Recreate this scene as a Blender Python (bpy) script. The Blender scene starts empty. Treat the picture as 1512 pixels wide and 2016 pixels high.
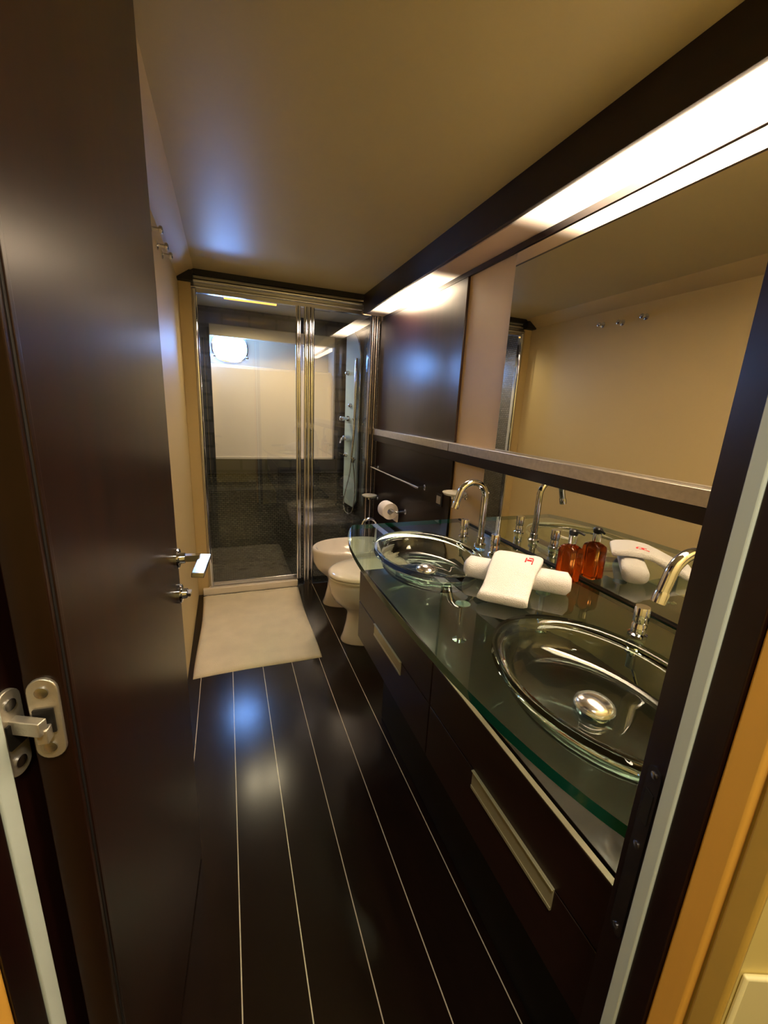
import bpy, bmesh, math, random
from mathutils import Matrix, Vector
from mathutils.geometry import tessellate_polygon
from mathutils import noise
random.seed(7)
PI = math.pi
S = bpy.context.scene
COL = S.collection

# ------------------------------------------------------------------ camera
cam_d = bpy.data.cameras.new('camera')
cam = bpy.data.objects.new('camera', cam_d)
COL.objects.link(cam)
cam_d.sensor_fit = 'VERTICAL'
cam_d.sensor_height = 36.0
cam_d.lens = 801.33 / 2016 * 36.0
cam_d.clip_start = 0.02
R = ((0.93473354, 0.04261374, -0.35278503),
     (-0.35211517, 0.24471406, -0.9033991),
     (0.04783424, 0.9686584, 0.24374739))
cam.matrix_world = Matrix(((R[0][0], R[0][1], R[0][2], 0), (R[1][0], R[1][1], R[1][2], 0),
                           (R[2][0], R[2][1], R[2][2], 1.35), (0, 0, 0, 1)))
S.camera = cam

# ------------------------------------------------------------------ world and exposure
S.view_settings.view_transform = 'Standard'
S.view_settings.look = 'None'
S.view_settings.gamma = 1.0
S.view_settings.use_curve_mapping = False
S.view_settings.exposure = 0.1
wd = bpy.data.worlds.new('world')
S.world = wd
wd.use_nodes = True
wd.node_tree.nodes['Background'].inputs[0].default_value = (0.7, 0.75, 0.8, 1)
wd.node_tree.nodes['Background'].inputs[1].default_value = 0.05

LAMP_NEAR = 52.0      # strength of the near tube behind the diffuser
LAMP_FAR = 60.0
DAYLIGHT = 100.0       # sky seen through the porthole
HALL_W = 28.0          # ceiling lamp of the hallway
SHOWER_LAMP = 2.4

def area(name, loc, rot, sx, sy, power, color):
    l = bpy.data.lights.new(name, 'AREA')
    l.shape = 'RECTANGLE'; l.size = sx; l.size_y = sy; l.energy = power; l.color = color
    o = bpy.data.objects.new(name, l); COL.objects.link(o)
    o.location = loc; o.rotation_euler = rot
    return o
area('hall_ceiling_lamp', (0.0, -0.16, 2.26), (0, 0, 0), 0.3, 0.3, HALL_W, (1.0, 0.86, 0.62))

# ------------------------------------------------------------------ materials
MATS = {}
def pmat(name, col, rough=0.5, metal=0.0, coat=0.0, spec=0.5, bump=0.0, bscale=40, grain=None, var=0.0, trans=0.0,
         ior=1.5, emis=None, estr=0.0, sss=0.0, coatr=0.05):
    m = bpy.data.materials.new(name); m.use_nodes = True
    nt = m.node_tree; b = nt.nodes['Principled BSDF']
    b.inputs['Base Color'].default_value = (*col, 1)
    b.inputs['Roughness'].default_value = rough
    b.inputs['Metallic'].default_value = metal
    b.inputs['Specular IOR Level'].default_value = spec
    b.inputs['Coat Weight'].default_value = coat
    b.inputs['Coat Roughness'].default_value = coatr
    b.inputs['Transmission Weight'].default_value = trans
    b.inputs['IOR'].default_value = ior
    if sss:
        b.inputs['Subsurface Weight'].default_value = sss
        b.inputs['Subsurface Radius'].default_value = (.01, .01, .01)
    if emis:
        b.inputs['Emission Color'].default_value = (*emis, 1)
        b.inputs['Emission Strength'].default_value = estr
    tc = nt.nodes.new('ShaderNodeTexCoord')
    if grain or var:
        mp = nt.nodes.new('ShaderNodeMapping')
        mp.inputs['Scale'].default_value = grain or (3, 3, 3)
        nt.links.new(tc.outputs['Object'], mp.inputs['Vector'])
        n = nt.nodes.new('ShaderNodeTexNoise'); n.inputs['Scale'].default_value = 1.0
        n.inputs['Detail'].default_value = 5
        nt.links.new(mp.outputs[0], n.inputs['Vector'])
        r = nt.nodes.new('ShaderNodeValToRGB')
        v = var or 0.35
        r.color_ramp.elements[0].color = (*[c * (1 - v) for c in col], 1)
        r.color_ramp.elements[1].color = (*[min(1, c * (1 + v)) for c in col], 1)
        r.color_ramp.elements[0].position = 0.3; r.color_ramp.elements[1].position = 0.7
        nt.links.new(n.outputs['Fac'], r.inputs['Fac'])
        nt.links.new(r.outputs['Color'], b.inputs['Base Color'])
    if bump:
        n2 = nt.nodes.new('ShaderNodeTexNoise'); n2.inputs['Scale'].default_value = bscale
        n2.inputs['Detail'].default_value = 4
        nt.links.new(tc.outputs['Object'], n2.inputs['Vector'])
        bp = nt.nodes.new('ShaderNodeBump'); bp.inputs['Strength'].default_value = bump
        bp.inputs['Distance'].default_value = 0.005
        nt.links.new(n2.outputs['Fac'], bp.inputs['Height'])
        nt.links.new(bp.outputs['Normal'], b.inputs['Normal'])
    MATS[name] = m
    return m

WENGE = (0.0105, 0.0028, 0.0020)
wenge = pmat('wenge', WENGE, 0.34, coat=0.12, coatr=0.2, spec=0.35, grain=(25, 25, 1.2), var=0.3)
wenge_h = pmat('wenge_h', WENGE, 0.36, coat=0.12, coatr=0.22, spec=0.35, grain=(25, 1.2, 25), var=0.3)
wenge_door = pmat('wenge_door', (0.017, 0.0058, 0.0030), 0.28, coat=0.0, spec=0.36, grain=(30, 30, 1.2), var=0.3)
wenge_panel = pmat('wenge_panel', (0.020, 0.0075, 0.007), 0.30, coat=0.35, coatr=0.25, grain=(25, 25, 1.2), var=0.25)
cab_wood = pmat('cab_wood', (0.017, 0.0055, 0.0042), 0.40, coat=0.1, coatr=0.3, spec=0.35, grain=(20, 2, 40), var=0.2)
cab_top = pmat('cab_top', (0.022, 0.013, 0.010), 0.30, coat=0.5, coatr=0.05)
edge_wood = pmat('edge_wood', (0.30, 0.23, 0.17), 0.4)
beige = pmat('beige_wall', (0.56, 0.43, 0.21), 0.55, bump=0.05, bscale=300)
beige_light = pmat('beige_light', (0.62, 0.47, 0.29), 0.5)
ceil_m = pmat('ceiling_lacquer', (0.47, 0.395, 0.215), 0.40, spec=0.28)
cove_m = pmat('cove', (0.50, 0.38, 0.18), 0.6)
chrome = pmat('chrome', (0.76, 0.80, 0.92), 0.07, metal=1)
steel = pmat('brushed_steel', (0.58, 0.60, 0.68), 0.25, metal=1)
alu = pmat('aluminium', (0.62, 0.58, 0.52), 0.38, metal=1, grain=(3, 60, 60), var=0.1)
pull_m = pmat('pull_aluminium', (0.48, 0.45, 0.30), 0.42, metal=0.5)
nickel = pmat('nickel', (0.66, 0.62, 0.54), 0.42, metal=0.85, bump=0.1, bscale=200)
ceramic = pmat('ceramic', (0.84, 0.78, 0.72), 0.12, coat=0.5)
ceramic_w = pmat('ceramic_lid', (0.84, 0.76, 0.60), 0.15, coat=0.5)
terry = pmat('terry', (0.90, 0.90, 0.93), 0.95, bump=0.9, bscale=450)
rug_m = pmat('rug_pile', (0.92, 0.82, 0.62), 0.95, bump=1.0, bscale=330, grain=(9, 9, 9), var=0.05)
paper = pmat('paper', (0.85, 0.80, 0.78), 0.9)
red_m = pmat('red_thread', (0.65, 0.02, 0.03), 0.8)
black_pl = pmat('black_plastic', (0.01, 0.01, 0.01), 0.3)
gasket = pmat('grey_seal', (0.60, 0.70, 0.68), 0.55)
orange = pmat('honey_wood', (0.86, 0.47, 0.08), 0.4, grain=(20, 20, 1.5), var=0.08)
olive = pmat('honey_wood_outer', (0.62, 0.40, 0.08), 0.4, grain=(20, 20, 1.5), var=0.08)
cream = pmat('cream_paint', (0.80, 0.72, 0.38), 0.5)
hallw = pmat('hall_wall', (0.76, 0.62, 0.22), 0.5)
white_pl = pmat('white_sill', (0.80, 0.74, 0.64), 0.3)
hull = pmat('cream_hull', (0.86, 0.76, 0.64), 0.45)
hull2 = pmat('hull_header', (0.66, 0.58, 0.40), 0.5)
sh_ceil = pmat('shower_ceiling', (0.42, 0.39, 0.31), 0.4)
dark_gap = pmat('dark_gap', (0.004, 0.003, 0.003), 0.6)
col_glass = pmat('shower_column_glass', (0.58, 0.72, 0.69), 0.12, coat=0.8)
rubber = pmat('hose_metal', (0.5, 0.5, 0.48), 0.25, metal=1, bump=0.6, bscale=900)
amber = pmat('amber_liquid', (0.78, 0.12, 0.008), 0.03, trans=0.95, ior=1.38)
frost = pmat('frosted_glass', (0.72, 0.70, 0.62), 0.35, trans=0.35, ior=1.45)
socket_m = pmat('socket_grey', (0.35, 0.33, 0.30), 0.35)
mirror_m = pmat('mirror_silver', (0.90, 0.90, 0.86), 0.0, metal=1)

def thin_glass(name, tint, mult=1.6, base=0.04, rough=0.0):
    m = bpy.data.materials.new(name); m.use_nodes = True
    nt = m.node_tree; nt.nodes.clear()
    out = nt.nodes.new('ShaderNodeOutputMaterial')
    mix = nt.nodes.new('ShaderNodeMixShader')
    tr = nt.nodes.new('ShaderNodeBsdfTransparent'); tr.inputs[0].default_value = (*tint, 1)
    gl = nt.nodes.new('ShaderNodeBsdfGlossy'); gl.inputs['Roughness'].default_value = rough
    gl.inputs[0].default_value = (1, 1, 1, 1)
    lw = nt.nodes.new('ShaderNodeLayerWeight'); lw.inputs[0].default_value = 0.5
    p = nt.nodes.new('ShaderNodeMath'); p.operation = 'POWER'; p.inputs[1].default_value = 5
    a = nt.nodes.new('ShaderNodeMath'); a.operation = 'MULTIPLY_ADD'
    a.inputs[1].default_value = 0.96; a.inputs[2].default_value = base
    geo = nt.nodes.new('ShaderNodeNewGeometry')
    inv = nt.nodes.new('ShaderNodeMath'); inv.operation = 'SUBTRACT'; inv.inputs[0].default_value = 1.0
    mu = nt.nodes.new('ShaderNodeMath'); mu.operation = 'MULTIPLY'
    mu2 = nt.nodes.new('ShaderNodeMath'); mu2.operation = 'MULTIPLY'; mu2.inputs[1].default_value = mult; mu2.use_clamp = True
    L = nt.links.new
    L(lw.outputs['Facing'], p.inputs[0]); L(p.outputs[0], a.inputs[0])
    L(geo.outputs['Backfacing'], inv.inputs[1])
    L(a.outputs[0], mu.inputs[0]); L(inv.outputs[0], mu.inputs[1])
    L(mu.outputs[0], mu2.inputs[0]); L(mu2.outputs[0], mix.inputs['Fac'])
    L(tr.outputs[0], mix.inputs[1]); L(gl.outputs[0], mix.inputs[2])
    L(mix.outputs[0], out.inputs['Surface'])
    return m
shower_glass = thin_glass('shower_glass', (0.93, 0.95, 0.93), 2.0, 0.045)
top_glass = thin_glass('counter_glass', (0.78, 0.90, 0.83), 1.5, 0.04)
edge_glass = pmat('counter_glass_edge', (0.004, 0.06, 0.042), 0.10, coat=0.2, trans=0.0)
bowl_glass = pmat('basin_glass', (0.84, 0.97, 0.91), 0.0, trans=1.0, ior=1.45)

def tile_mat(name, c1, c2, mortar, sx, rough=0.18):
    m = bpy.data.materials.new(name); m.use_nodes = True
    nt = m.node_tree; b = nt.nodes['Principled BSDF']
    tc = nt.nodes.new('ShaderNodeTexCoord')
    mp = nt.nodes.new('ShaderNodeMapping'); mp.inputs['Rotation'].default_value = (PI / 2, 0, 0)
    br = nt.nodes.new('ShaderNodeTexBrick')
    br.inputs['Color1'].default_value = (*c1, 1); br.inputs['Color2'].default_value = (*c2, 1)
    br.inputs['Mortar'].default_value = (*mortar, 1)
    br.inputs['Scale'].default_value = sx
    br.inputs['Mortar Size'].default_value = 0.03
    br.inputs['Row Height'].default_value = 0.3; br.inputs['Brick Width'].default_value = 0.6
    # choose the plane by the face normal: side walls use y, others x
    sep = nt.nodes.new('ShaderNodeSeparateXYZ'); geo = nt.nodes.new('ShaderNodeNewGeometry')
    sn = nt.nodes.new('ShaderNodeSeparateXYZ')
    ab = nt.nodes.new('ShaderNodeMath'); ab.operation = 'ABSOLUTE'
    gt = nt.nodes.new('ShaderNodeMath'); gt.operation = 'GREATER_THAN'; gt.inputs[1].default_value = 0.7
    abz = nt.nodes.new('ShaderNodeMath'); abz.operation = 'ABSOLUTE'
    gz = nt.nodes.new('ShaderNodeMath'); gz.operation = 'GREATER_THAN'; gz.inputs[1].default_value = 0.7
    mx = nt.nodes.new('ShaderNodeMix'); my = nt.nodes.new('ShaderNodeMix')
    cb = nt.nodes.new('ShaderNodeCombineXYZ')
    L = nt.links.new
    L(geo.outputs['Normal'], sn.inputs[0]); L(sn.outputs[0], ab.inputs[0]); L(ab.outputs[0], gt.inputs[0])
    L(sn.outputs[2], abz.inputs[0]); L(abz.outputs[0], gz.inputs[0])
    L(tc.outputs['Object'], sep.inputs[0])
    L(gt.outputs[0], mx.inputs[0]); L(sep.outputs[0], mx.inputs[2]); L(sep.outputs[1], mx.inputs[3])
    L(gz.outputs[0], my.inputs[0]); L(sep.outputs[2], my.inputs[2]); L(sep.outputs[1], my.inputs[3])
    L(mx.outputs[0], cb.inputs[0]); L(my.outputs[0], cb.inputs[1])
    L(cb.outputs[0], br.inputs['Vector'])
    L(br.outputs['Color'], b.inputs['Base Color'])
    b.inputs['Roughness'].default_value = rough
    b.inputs['Coat Weight'].default_value = 0.4
    bp = nt.nodes.new('ShaderNodeBump'); bp.inputs['Strength'].default_value = 0.25; bp.invert = True
    bp.inputs['Distance'].default_value = 0.002
    L(br.outputs['Fac'], bp.inputs['Height']); L(bp.outputs[0], b.inputs['Normal'])
    return m
mosaic = tile_mat('mosaic', (0.085, 0.080, 0.068), (0.135, 0.127, 0.108), (0.02, 0.02, 0.018), 18)
border_t = tile_mat('border_tile', (0.052, 0.050, 0.054), (0.066, 0.062, 0.066), (0.03, 0.03, 0.03), 3, 0.22)

# floor: dark glossy boards with thin pale inlaid strips every 0.1495 m
floor_m = bpy.data.materials.new('striped_floor'); floor_m.use_nodes = True
nt = floor_m.node_tree; b = nt.nodes['Principled BSDF']; L = nt.links.new
tc = nt.nodes.new('ShaderNodeTexCoord'); sp = nt.nodes.new('ShaderNodeSeparateXYZ'); L(tc.outputs['Object'], sp.inputs[0])
def mnode(op, a=None, bval=None, c=None, clamp=False):
    n = nt.nodes.new('ShaderNodeMath'); n.operation = op; n.use_clamp = clamp
    for i, v in enumerate((a, bval, c)):
        if v is None: continue
        if hasattr(v, 'is_output'): L(v, n.inputs[i])
        else: n.inputs[i].default_value = v
    return n.outputs[0]
q = mnode('DIVIDE', mnode('ADD', sp.outputs[0], 0.023 + 0.1495 * 20.5), 0.1495)
q = mnode('ABSOLUTE', mnode('SUBTRACT', mnode('FRACT', q), 0.5))
q = mnode('MULTIPLY', q, 0.1495)
q = mnode('LESS_THAN', q, 0.0014)
mp = nt.nodes.new('ShaderNodeMapping'); mp.inputs['Scale'].default_value = (30, 1.5, 1); L(tc.outputs['Object'], mp.inputs[0])
nz = nt.nodes.new('ShaderNodeTexNoise'); nz.inputs['Scale'].default_value = 1; nz.inputs['Detail'].default_value = 5; L(mp.outputs[0], nz.inputs['Vector'])
rp = nt.nodes.new('ShaderNodeValToRGB'); rp.color_ramp.elements[0].color = (0.006, 0.0032, 0.0022, 1); rp.color_ramp.elements[1].color = (0.015, 0.0075, 0.005, 1)
L(nz.outputs['Fac'], rp.inputs[0])
mx = nt.nodes.new('ShaderNodeMix'); mx.data_type = 'RGBA'; L(q, mx.inputs[0]); L(rp.outputs[0], mx.inputs[6]); mx.inputs[7].default_value = (0.62, 0.55, 0.42, 1)
L(mx.outputs[2], b.inputs['Base Color'])
b.inputs['Roughness'].default_value = 0.19; b.inputs['Specular IOR Level'].default_value = 0.36

# backlit diffuser: light comes from two tubes, so it glows over two stretches
dif_m = bpy.data.materials.new('diffuser'); dif_m.use_nodes = True
nt = dif_m.node_tree; b = nt.nodes['Principled BSDF']; L = nt.links.new
b.inputs['Base Color'].default_value = (0.66, 0.50, 0.40, 1); b.inputs['Roughness'].default_value = 0.25
tc = nt.nodes.new('ShaderNodeTexCoord'); sp = nt.nodes.new('ShaderNodeSeparateXYZ'); L(tc.outputs['Object'], sp.inputs[0])
def glow(y0, y1, soft, strength):
    a = mnode('MULTIPLY', mnode('SUBTRACT', sp.outputs[1], y0), 1 / soft, clamp=True)
    c = mnode('MULTIPLY', mnode('SUBTRACT', y1, sp.outputs[1]), 1 / soft, clamp=True)
    g = mnode('MULTIPLY', a, c)
    g = mnode('POWER', g, 2.2)
    return mnode('MULTIPLY', g, strength)
tot = mnode('ADD', glow(-0.1, 1.36, 0.42, LAMP_NEAR), glow(1.86, 2.86, 0.46, LAMP_FAR))
b.inputs['Emission Color'].default_value = (1.0, 0.76, 0.50, 1)
L(tot, b.inputs['Emission Strength'])

sky_m = pmat('porthole_sky', (0.6, 0.8, 1), 0.5, emis=(0.50, 0.74, 1.0), estr=DAYLIGHT)
nt = sky_m.node_tree; L = nt.links.new
n = nt.nodes.new('ShaderNodeTexNoise'); n.inputs['Scale'].default_value = 7.0
tcs = nt.nodes.new('ShaderNodeTexCoord'); L(tcs.outputs['Object'], n.inputs['Vector'])
r = nt.nodes.new('ShaderNodeValToRGB')
r.color_ramp.elements[0].color = (0.10, 0.26, 0.75, 1); r.color_ramp.elements[0].position = 0.38
r.color_ramp.elements[1].color = (0.26, 0.46, 1.0, 1); r.color_ramp.elements[1].position = 0.60
L(n.outputs['Fac'], r.inputs[0]); L(r.outputs[0], nt.nodes['Principled BSDF'].inputs['Emission Color'])
strip_m = pmat('strip_lamp', (0.3, 0.22, 0.08), 0.9, spec=0.0, emis=(1.0, 0.50, 0.09), estr=SHOWER_LAMP)

# ------------------------------------------------------------------ mesh helpers
def box(bm, x0, x1, y0, y1, z0, z1):
    v = [bm.verts.new(p) for p in ((x0, y0, z0), (x1, y0, z0), (x1, y1, z0), (x0, y1, z0),
                                   (x0, y0, z1), (x1, y0, z1), (x1, y1, z1), (x0, y1, z1))]
    for f in ((3, 2, 1, 0), (4, 5, 6, 7), (0, 1, 5, 4), (1, 2, 6, 5), (2, 3, 7, 6), (3, 0, 4, 7)):
        bm.faces.new([v[i] for i in f])
    return bm
def B(*a):
    bm = bmesh.new()
    for i in range(0, len(a), 6): box(bm, *a[i:i + 6])
    return bm
def loft(bm, rings, cap0=True, cap1=True, closed=False):
    vr = [[bm.verts.new(p) for p in r] for r in rings]
    n = len(vr[0]); m = len(vr)
    for i in range(m if closed else m - 1):
        a, c = vr[i], vr[(i + 1) % m]
        for j in range(n):
            k = (j + 1) % n
            bm.faces.new((a[j], a[k], c[k], c[j]))
    if not closed:
        if cap0: bm.faces.new(list(reversed(vr[0])))
        if cap1: bm.faces.new(vr[-1])
    bmesh.ops.recalc_face_normals(bm, faces=bm.faces)
    return bm
def tube(bm, pts, r, n=16, cap=True):
    pts = [Vector(p) for p in pts]
    rr = r if isinstance(r, (list, tuple)) else [r] * len(pts)
    rings = []; prev = None
    for i, p in enumerate(pts):
        if i == 0: t = pts[1] - p
        elif i == len(pts) - 1: t = p - pts[i - 1]
        else: t = (pts[i + 1] - p).normalized() + (p - pts[i - 1]).normalized()
        t.normalize()
        if prev is None:
            up = Vector((0, 0, 1)) if abs(t.z) < 0.9 else Vector((1, 0, 0))
            a = t.cross(up).normalized()
        else:
            a = (prev - t * prev.dot(t)).normalized()
        prev = a; c = t.cross(a)
        rings.append([p + (a * math.cos(2 * PI * k / n) + c * math.sin(2 * PI * k / n)) * rr[i] for k in range(n)])
    tmp = bmesh.new(); loft(tmp, rings, cap, cap)
    merge(bm, tmp); return bm
def merge(dst, src, M=None):
    if M is not None: bmesh.ops.transform(src, matrix=M, verts=src.verts)
    me = bpy.data.meshes.new('t'); src.to_mesh(me); src.free(); dst.from_mesh(me); bpy.data.meshes.remove(me)
def lathe(bm, prof, c, n=32, axis='Z', M=None):
    """prof: (radius, height) pairs, a closed solid from bottom to top"""
    rings = [[Vector((max(r, 1e-4) * math.cos(2 * PI * k / n), max(r, 1e-4) * math.sin(2 * PI * k / n), h)) for k in range(n)] for r, h in prof]
    tmp = bmesh.new(); loft(tmp, rings)
    A = {'Z': Matrix(), 'X': Matrix.Rotation(PI / 2, 4, 'Y'), 'Y': Matrix.Rotation(-PI / 2, 4, 'X')}[axis]
    T = Matrix.Translation(Vector(c)) @ (M or Matrix()) @ A
    merge(bm, tmp, T); return bm
def arc(c, r, a0, a1, n, ux, uz):
    c = Vector(c); ux = Vector(ux); uz = Vector(uz)
    return [c + ux * r * math.cos(a0 + (a1 - a0) * i / n) + uz * r * math.sin(a0 + (a1 - a0) * i / n) for i in range(n + 1)]
def stadium(bm, w, h, y0, y1, n=10, M=None, cx=0, cz=0, hole=None):
    """rounded-end plate standing in the x-z plane, thickness y0..y1"""
    pts = []
    for i in range(n + 1):
        a = PI * i / n; pts.append((cx + w / 2 * math.cos(a), cz + (h - w) / 2 + w / 2 * math.sin(a)))
    for i in range(n + 1):
        a = PI + PI * i / n; pts.append((cx + w / 2 * math.cos(a), cz - (h - w) / 2 + w / 2 * math.sin(a)))
    tmp = bmesh.new()
    loft(tmp, [[(x, y0, z) for x, z in pts], [(x, y1, z) for x, z in pts]])
    merge(bm, tmp, M); return bm
def obj(name, bm, m, parent=None, bevel=0, M=None, smooth=35, sub=0):
    if M is not None: bmesh.ops.transform(bm, matrix=M, verts=bm.verts)
    bm.normal_update()
    for f in bm.faces: f.smooth = True
    lim = math.radians(smooth)
    for e in bm.edges:
        if len(e.link_faces) == 2 and e.calc_face_angle(0) > lim: e.smooth = False
    me = bpy.data.meshes.new(name); bm.to_mesh(me); bm.free()
    for mm in (m if isinstance(m, (list, tuple)) else [m]): me.materials.append(mm)
    o = bpy.data.objects.new(name, me); COL.objects.link(o)
    if bevel:
        md = o.modifiers.new('bevel', 'BEVEL'); md.width = bevel; md.segments = 3
        md.limit_method = 'ANGLE'; md.angle_limit = math.radians(40)
    if sub:
        md = o.modifiers.new('subd', 'SUBSURF'); md.levels = sub; md.render_levels = sub
    if parent:
        o.parent = parent
        o.matrix_parent_inverse = parent.matrix_world.inverted()
    return o
def tag(o, label, cat, group=None, kind=None):
    o['label'] = label; o['category'] = cat
    if group: o['group'] = group
    if kind: o['kind'] = kind
    return o
def thing(name, label, cat, loc=(0, 0, 0), group=None, kind=None):
    o = bpy.data.objects.new(name, None); COL.objects.link(o); o.location = loc
    o.empty_display_size = 0.05
    o.matrix_world = Matrix.Translation(Vector(loc))
    return tag(o, label, cat, group, kind)
def struct(name, bm, m, label, cat, **k):
    return tag(obj(name, bm, m, **k), label, cat, kind='structure')

# ------------------------------------------------------------------ room dimensions
ZC = 2.106; XL = -0.235; XW = 1.075; YS = 2.96
CL = Vector((-0.21, 0.476, 0)); U = Vector((0.9290, -0.3702, 0)).normalized(); Wn = Vector((-U.y * -1, -U.x, 0))
Wn = Vector((U.y, -U.x, 0))                       # towards the camera, out into the hall
MW = Matrix(((U.x, -Wn.x, 0, CL.x), (U.y, -Wn.y, 0, CL.y), (0, 0, 1, 0), (0, 0, 0, 1)))   # local: x along wall, y = -t, z
OW = 0.664                                        # width of the door opening

# ------------------------------------------------------------------ setting
struct('floor', B(-1.5, 2.2, -1.8, 2.95, -0.05, 0.0), floor_m, 'dark glossy board floor with thin pale inlaid strips', 'floor')
struct('ceiling', B(-0.145, 1.12, -0.08, 2.93, ZC, ZC + 0.05), ceil_m, 'flat beige lacquered ceiling over the bathroom', 'ceiling')
# coved strip between ceiling and left wall
bm = bmesh.new()
loft(bm, [[(-0.145, y, ZC + 0.05), (-0.30, y, ZC + 0.05), (-0.30, y, 2.045), (XL, y, 2.045), (-0.145, y, ZC)] for y in (0.46, 2.93)])
struct('trim_1', bm, cove_m, 'tan coved strip between the ceiling and the left wall', 'trim')
struct('wall_left', B(-0.30, XL, 0.50, 2.965, 0, 2.10), beige, 'plain tan wall on the left behind the open door', 'wall')
struct('wall_right', B(XW, 1.14, -0.30, 3.95, 0, 2.16), beige_light, 'cream wall carrying the mirror, seen as a strip left of it', 'wall')
# doorway wall: skewed, dark lining with seal, honey casing outside
bm = B(OW + 0.02, OW + 0.85, -0.136, 0.0, 0, 2.3, OW + 0.004, OW + 0.02, -0.136, -0.085, 0, 2.3, -1.4, -0.02, -0.133, 0.0, 0, 2.3, -0.02, OW + 0.02, -0.133, 0, 2.10, 2.3)
struct('wall_near', bm, hallw, 'near wall pierced by the doorway the photo is taken through', 'wall', M=MW)
fr = thing('trim_2', 'dark wooden door lining with pale seal around the doorway', 'door frame', MW @ Vector((OW / 2, -0.05, 0)), kind='structure')
obj('lining', B(OW, OW + 0.02, -0.083, 0.004, 0, 2.12, -0.02, 0, -0.083, 0.004, 0, 2.12, -0.02, OW + 0.02, -0.083, 0.004, 2.10, 2.12), wenge, fr, M=MW)
obj('door_stop', B(OW - 0.006, OW, -0.083, -0.054, 0, 2.10, 0, 0.006, -0.083, -0.054, 0, 2.10), wenge, fr, M=MW, bevel=0.001)
o = obj('door_seal', B(OW - 0.008, OW, -0.054, -0.036, 0, 2.10, 0, 0.008, -0.054, -0.036, 0, 2.10), gasket, fr, M=MW, bevel=0.002)
o['label'] = 'pale grey rubber seal'
cs = thing('trim_3', 'honey coloured grooved casing on the hall side of the doorway', 'door casing', MW @ Vector((OW / 2, -0.11, 0)), kind='structure')
obj('inner_casing', B(OW - 0.004, OW + 0.0035, -0.112, -0.0835, 0, 2.14, -0.03, 0.004, -0.112, -0.083, 0, 2.14), orange, cs, M=MW, bevel=0.003)
obj('outer_casing', B(OW - 0.002, OW + 0.0035, -0.1375, -0.116, 0, 2.14, -0.03, 0.002, -0.137, -0.116, 0, 2.14), olive, cs, M=MW, bevel=0.003)
struct('baseboard_hall', B(OW + 0.005, OW + 0.85, -0.141, -0.1365, 0, 0.935), cream, 'pale cream lower panel of the hall wall right of the doorway', 'wainscot', M=MW, bevel=0.002)
struct('wall_hall', B(-1.5, 2.2, -1.6, -1.55, 0, 2.3, -1.5, -1.45, -1.6, 1.2, 0, 2.3, 2.15, 2.2, -1.6, -0.3, 0, 2.3), hallw, 'tan hallway walls behind the photographer', 'wall')
struct('ceiling_hall', B(-1.5, 2.2, -1.6, -0.10, 2.3, 2.35), hallw, 'hallway ceiling behind the photographer', 'ceiling')

# shower room shell
struct('wall_shower_left', B(-0.28, -0.20, 2.97, 3.95, 0, 2.06), mosaic, 'dark tiled side wall inside the shower, left', 'wall')
struct('wall_shower_right', B(1.055, XW - 0.001, 2.995, 3.95, 0, 2.06), mosaic, 'dark tiled side wall inside the shower, right', 'wall')
struct('ceiling_shower', B(-0.28, 1.075, 2.975, 3.95, 2.03, 2.10), sh_ceil, 'pale ceiling inside the shower', 'ceiling')
YB = 3.55
OX0, OX1, OZ0, OZ1 = -0.091, 0.880, 0.898, 1.915
struct('wall_back', B(-0.20, OX0, YB, YB + 0.05, 0.78, 2.03, OX1, 1.055, YB, YB + 0.05, 0.78, 2.03,
       OX0, OX1, YB, YB + 0.05, 0.78, OZ0, OX0, OX1, YB, YB + 0.05, OZ1, 2.03), border_t, 'dark tiled frame around the big cream recess at the back of the shower', 'wall')
struct('wall_back_lower', B(-0.20, 1.055, YB + 0.03, YB + 0.08, 0, 0.78, -0.20, 1.055, YB - 0.09, YB + 0.03, 0, 0.655), mosaic, 'dark mosaic lower wall and ledge at the back of the shower', 'wall')
# recess: sloping cream hull lining
bm = bmesh.new()
box(bm, OX0 - 0.02, OX1 + 0.02, YB + 0.05, 3.66, OZ0 - 0.03, OZ0 + 0.012)       # sill
loft(bm, [[(x, 3.615, OZ0), (x, 3.645, OZ0), (x, 3.73, 1.64), (x, 3.90, 1.66), (x, 3.90, 1.64), (x, 3.70, 1.62)][::1] for x in (OX0 - 0.02, OX1 + 0.02)])
box(bm, OX0 - 0.04, OX1 + 0.04, 3.865, 3.90, 1.60, 2.03)
box(bm, OX0 - 0.04, OX0 - 0.012, YB + 0.05, 3.90, OZ0 - 0.03, 2.03)
box(bm, OX1 + 0.012, OX1 + 0.04, YB + 0.05, 3.90, OZ0 - 0.03, 2.03)
struct('wall_recess', bm, hull, 'sloping cream lining of the shower recess under the porthole', 'wall')
struct('trim_4', B(OX0 - 0.01, OX1 + 0.01, YB + 0.03, YB + 0.07, 1.835, OZ1 + 0.02), hull2, 'cream header board across the top of the shower recess', 'trim')
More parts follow.
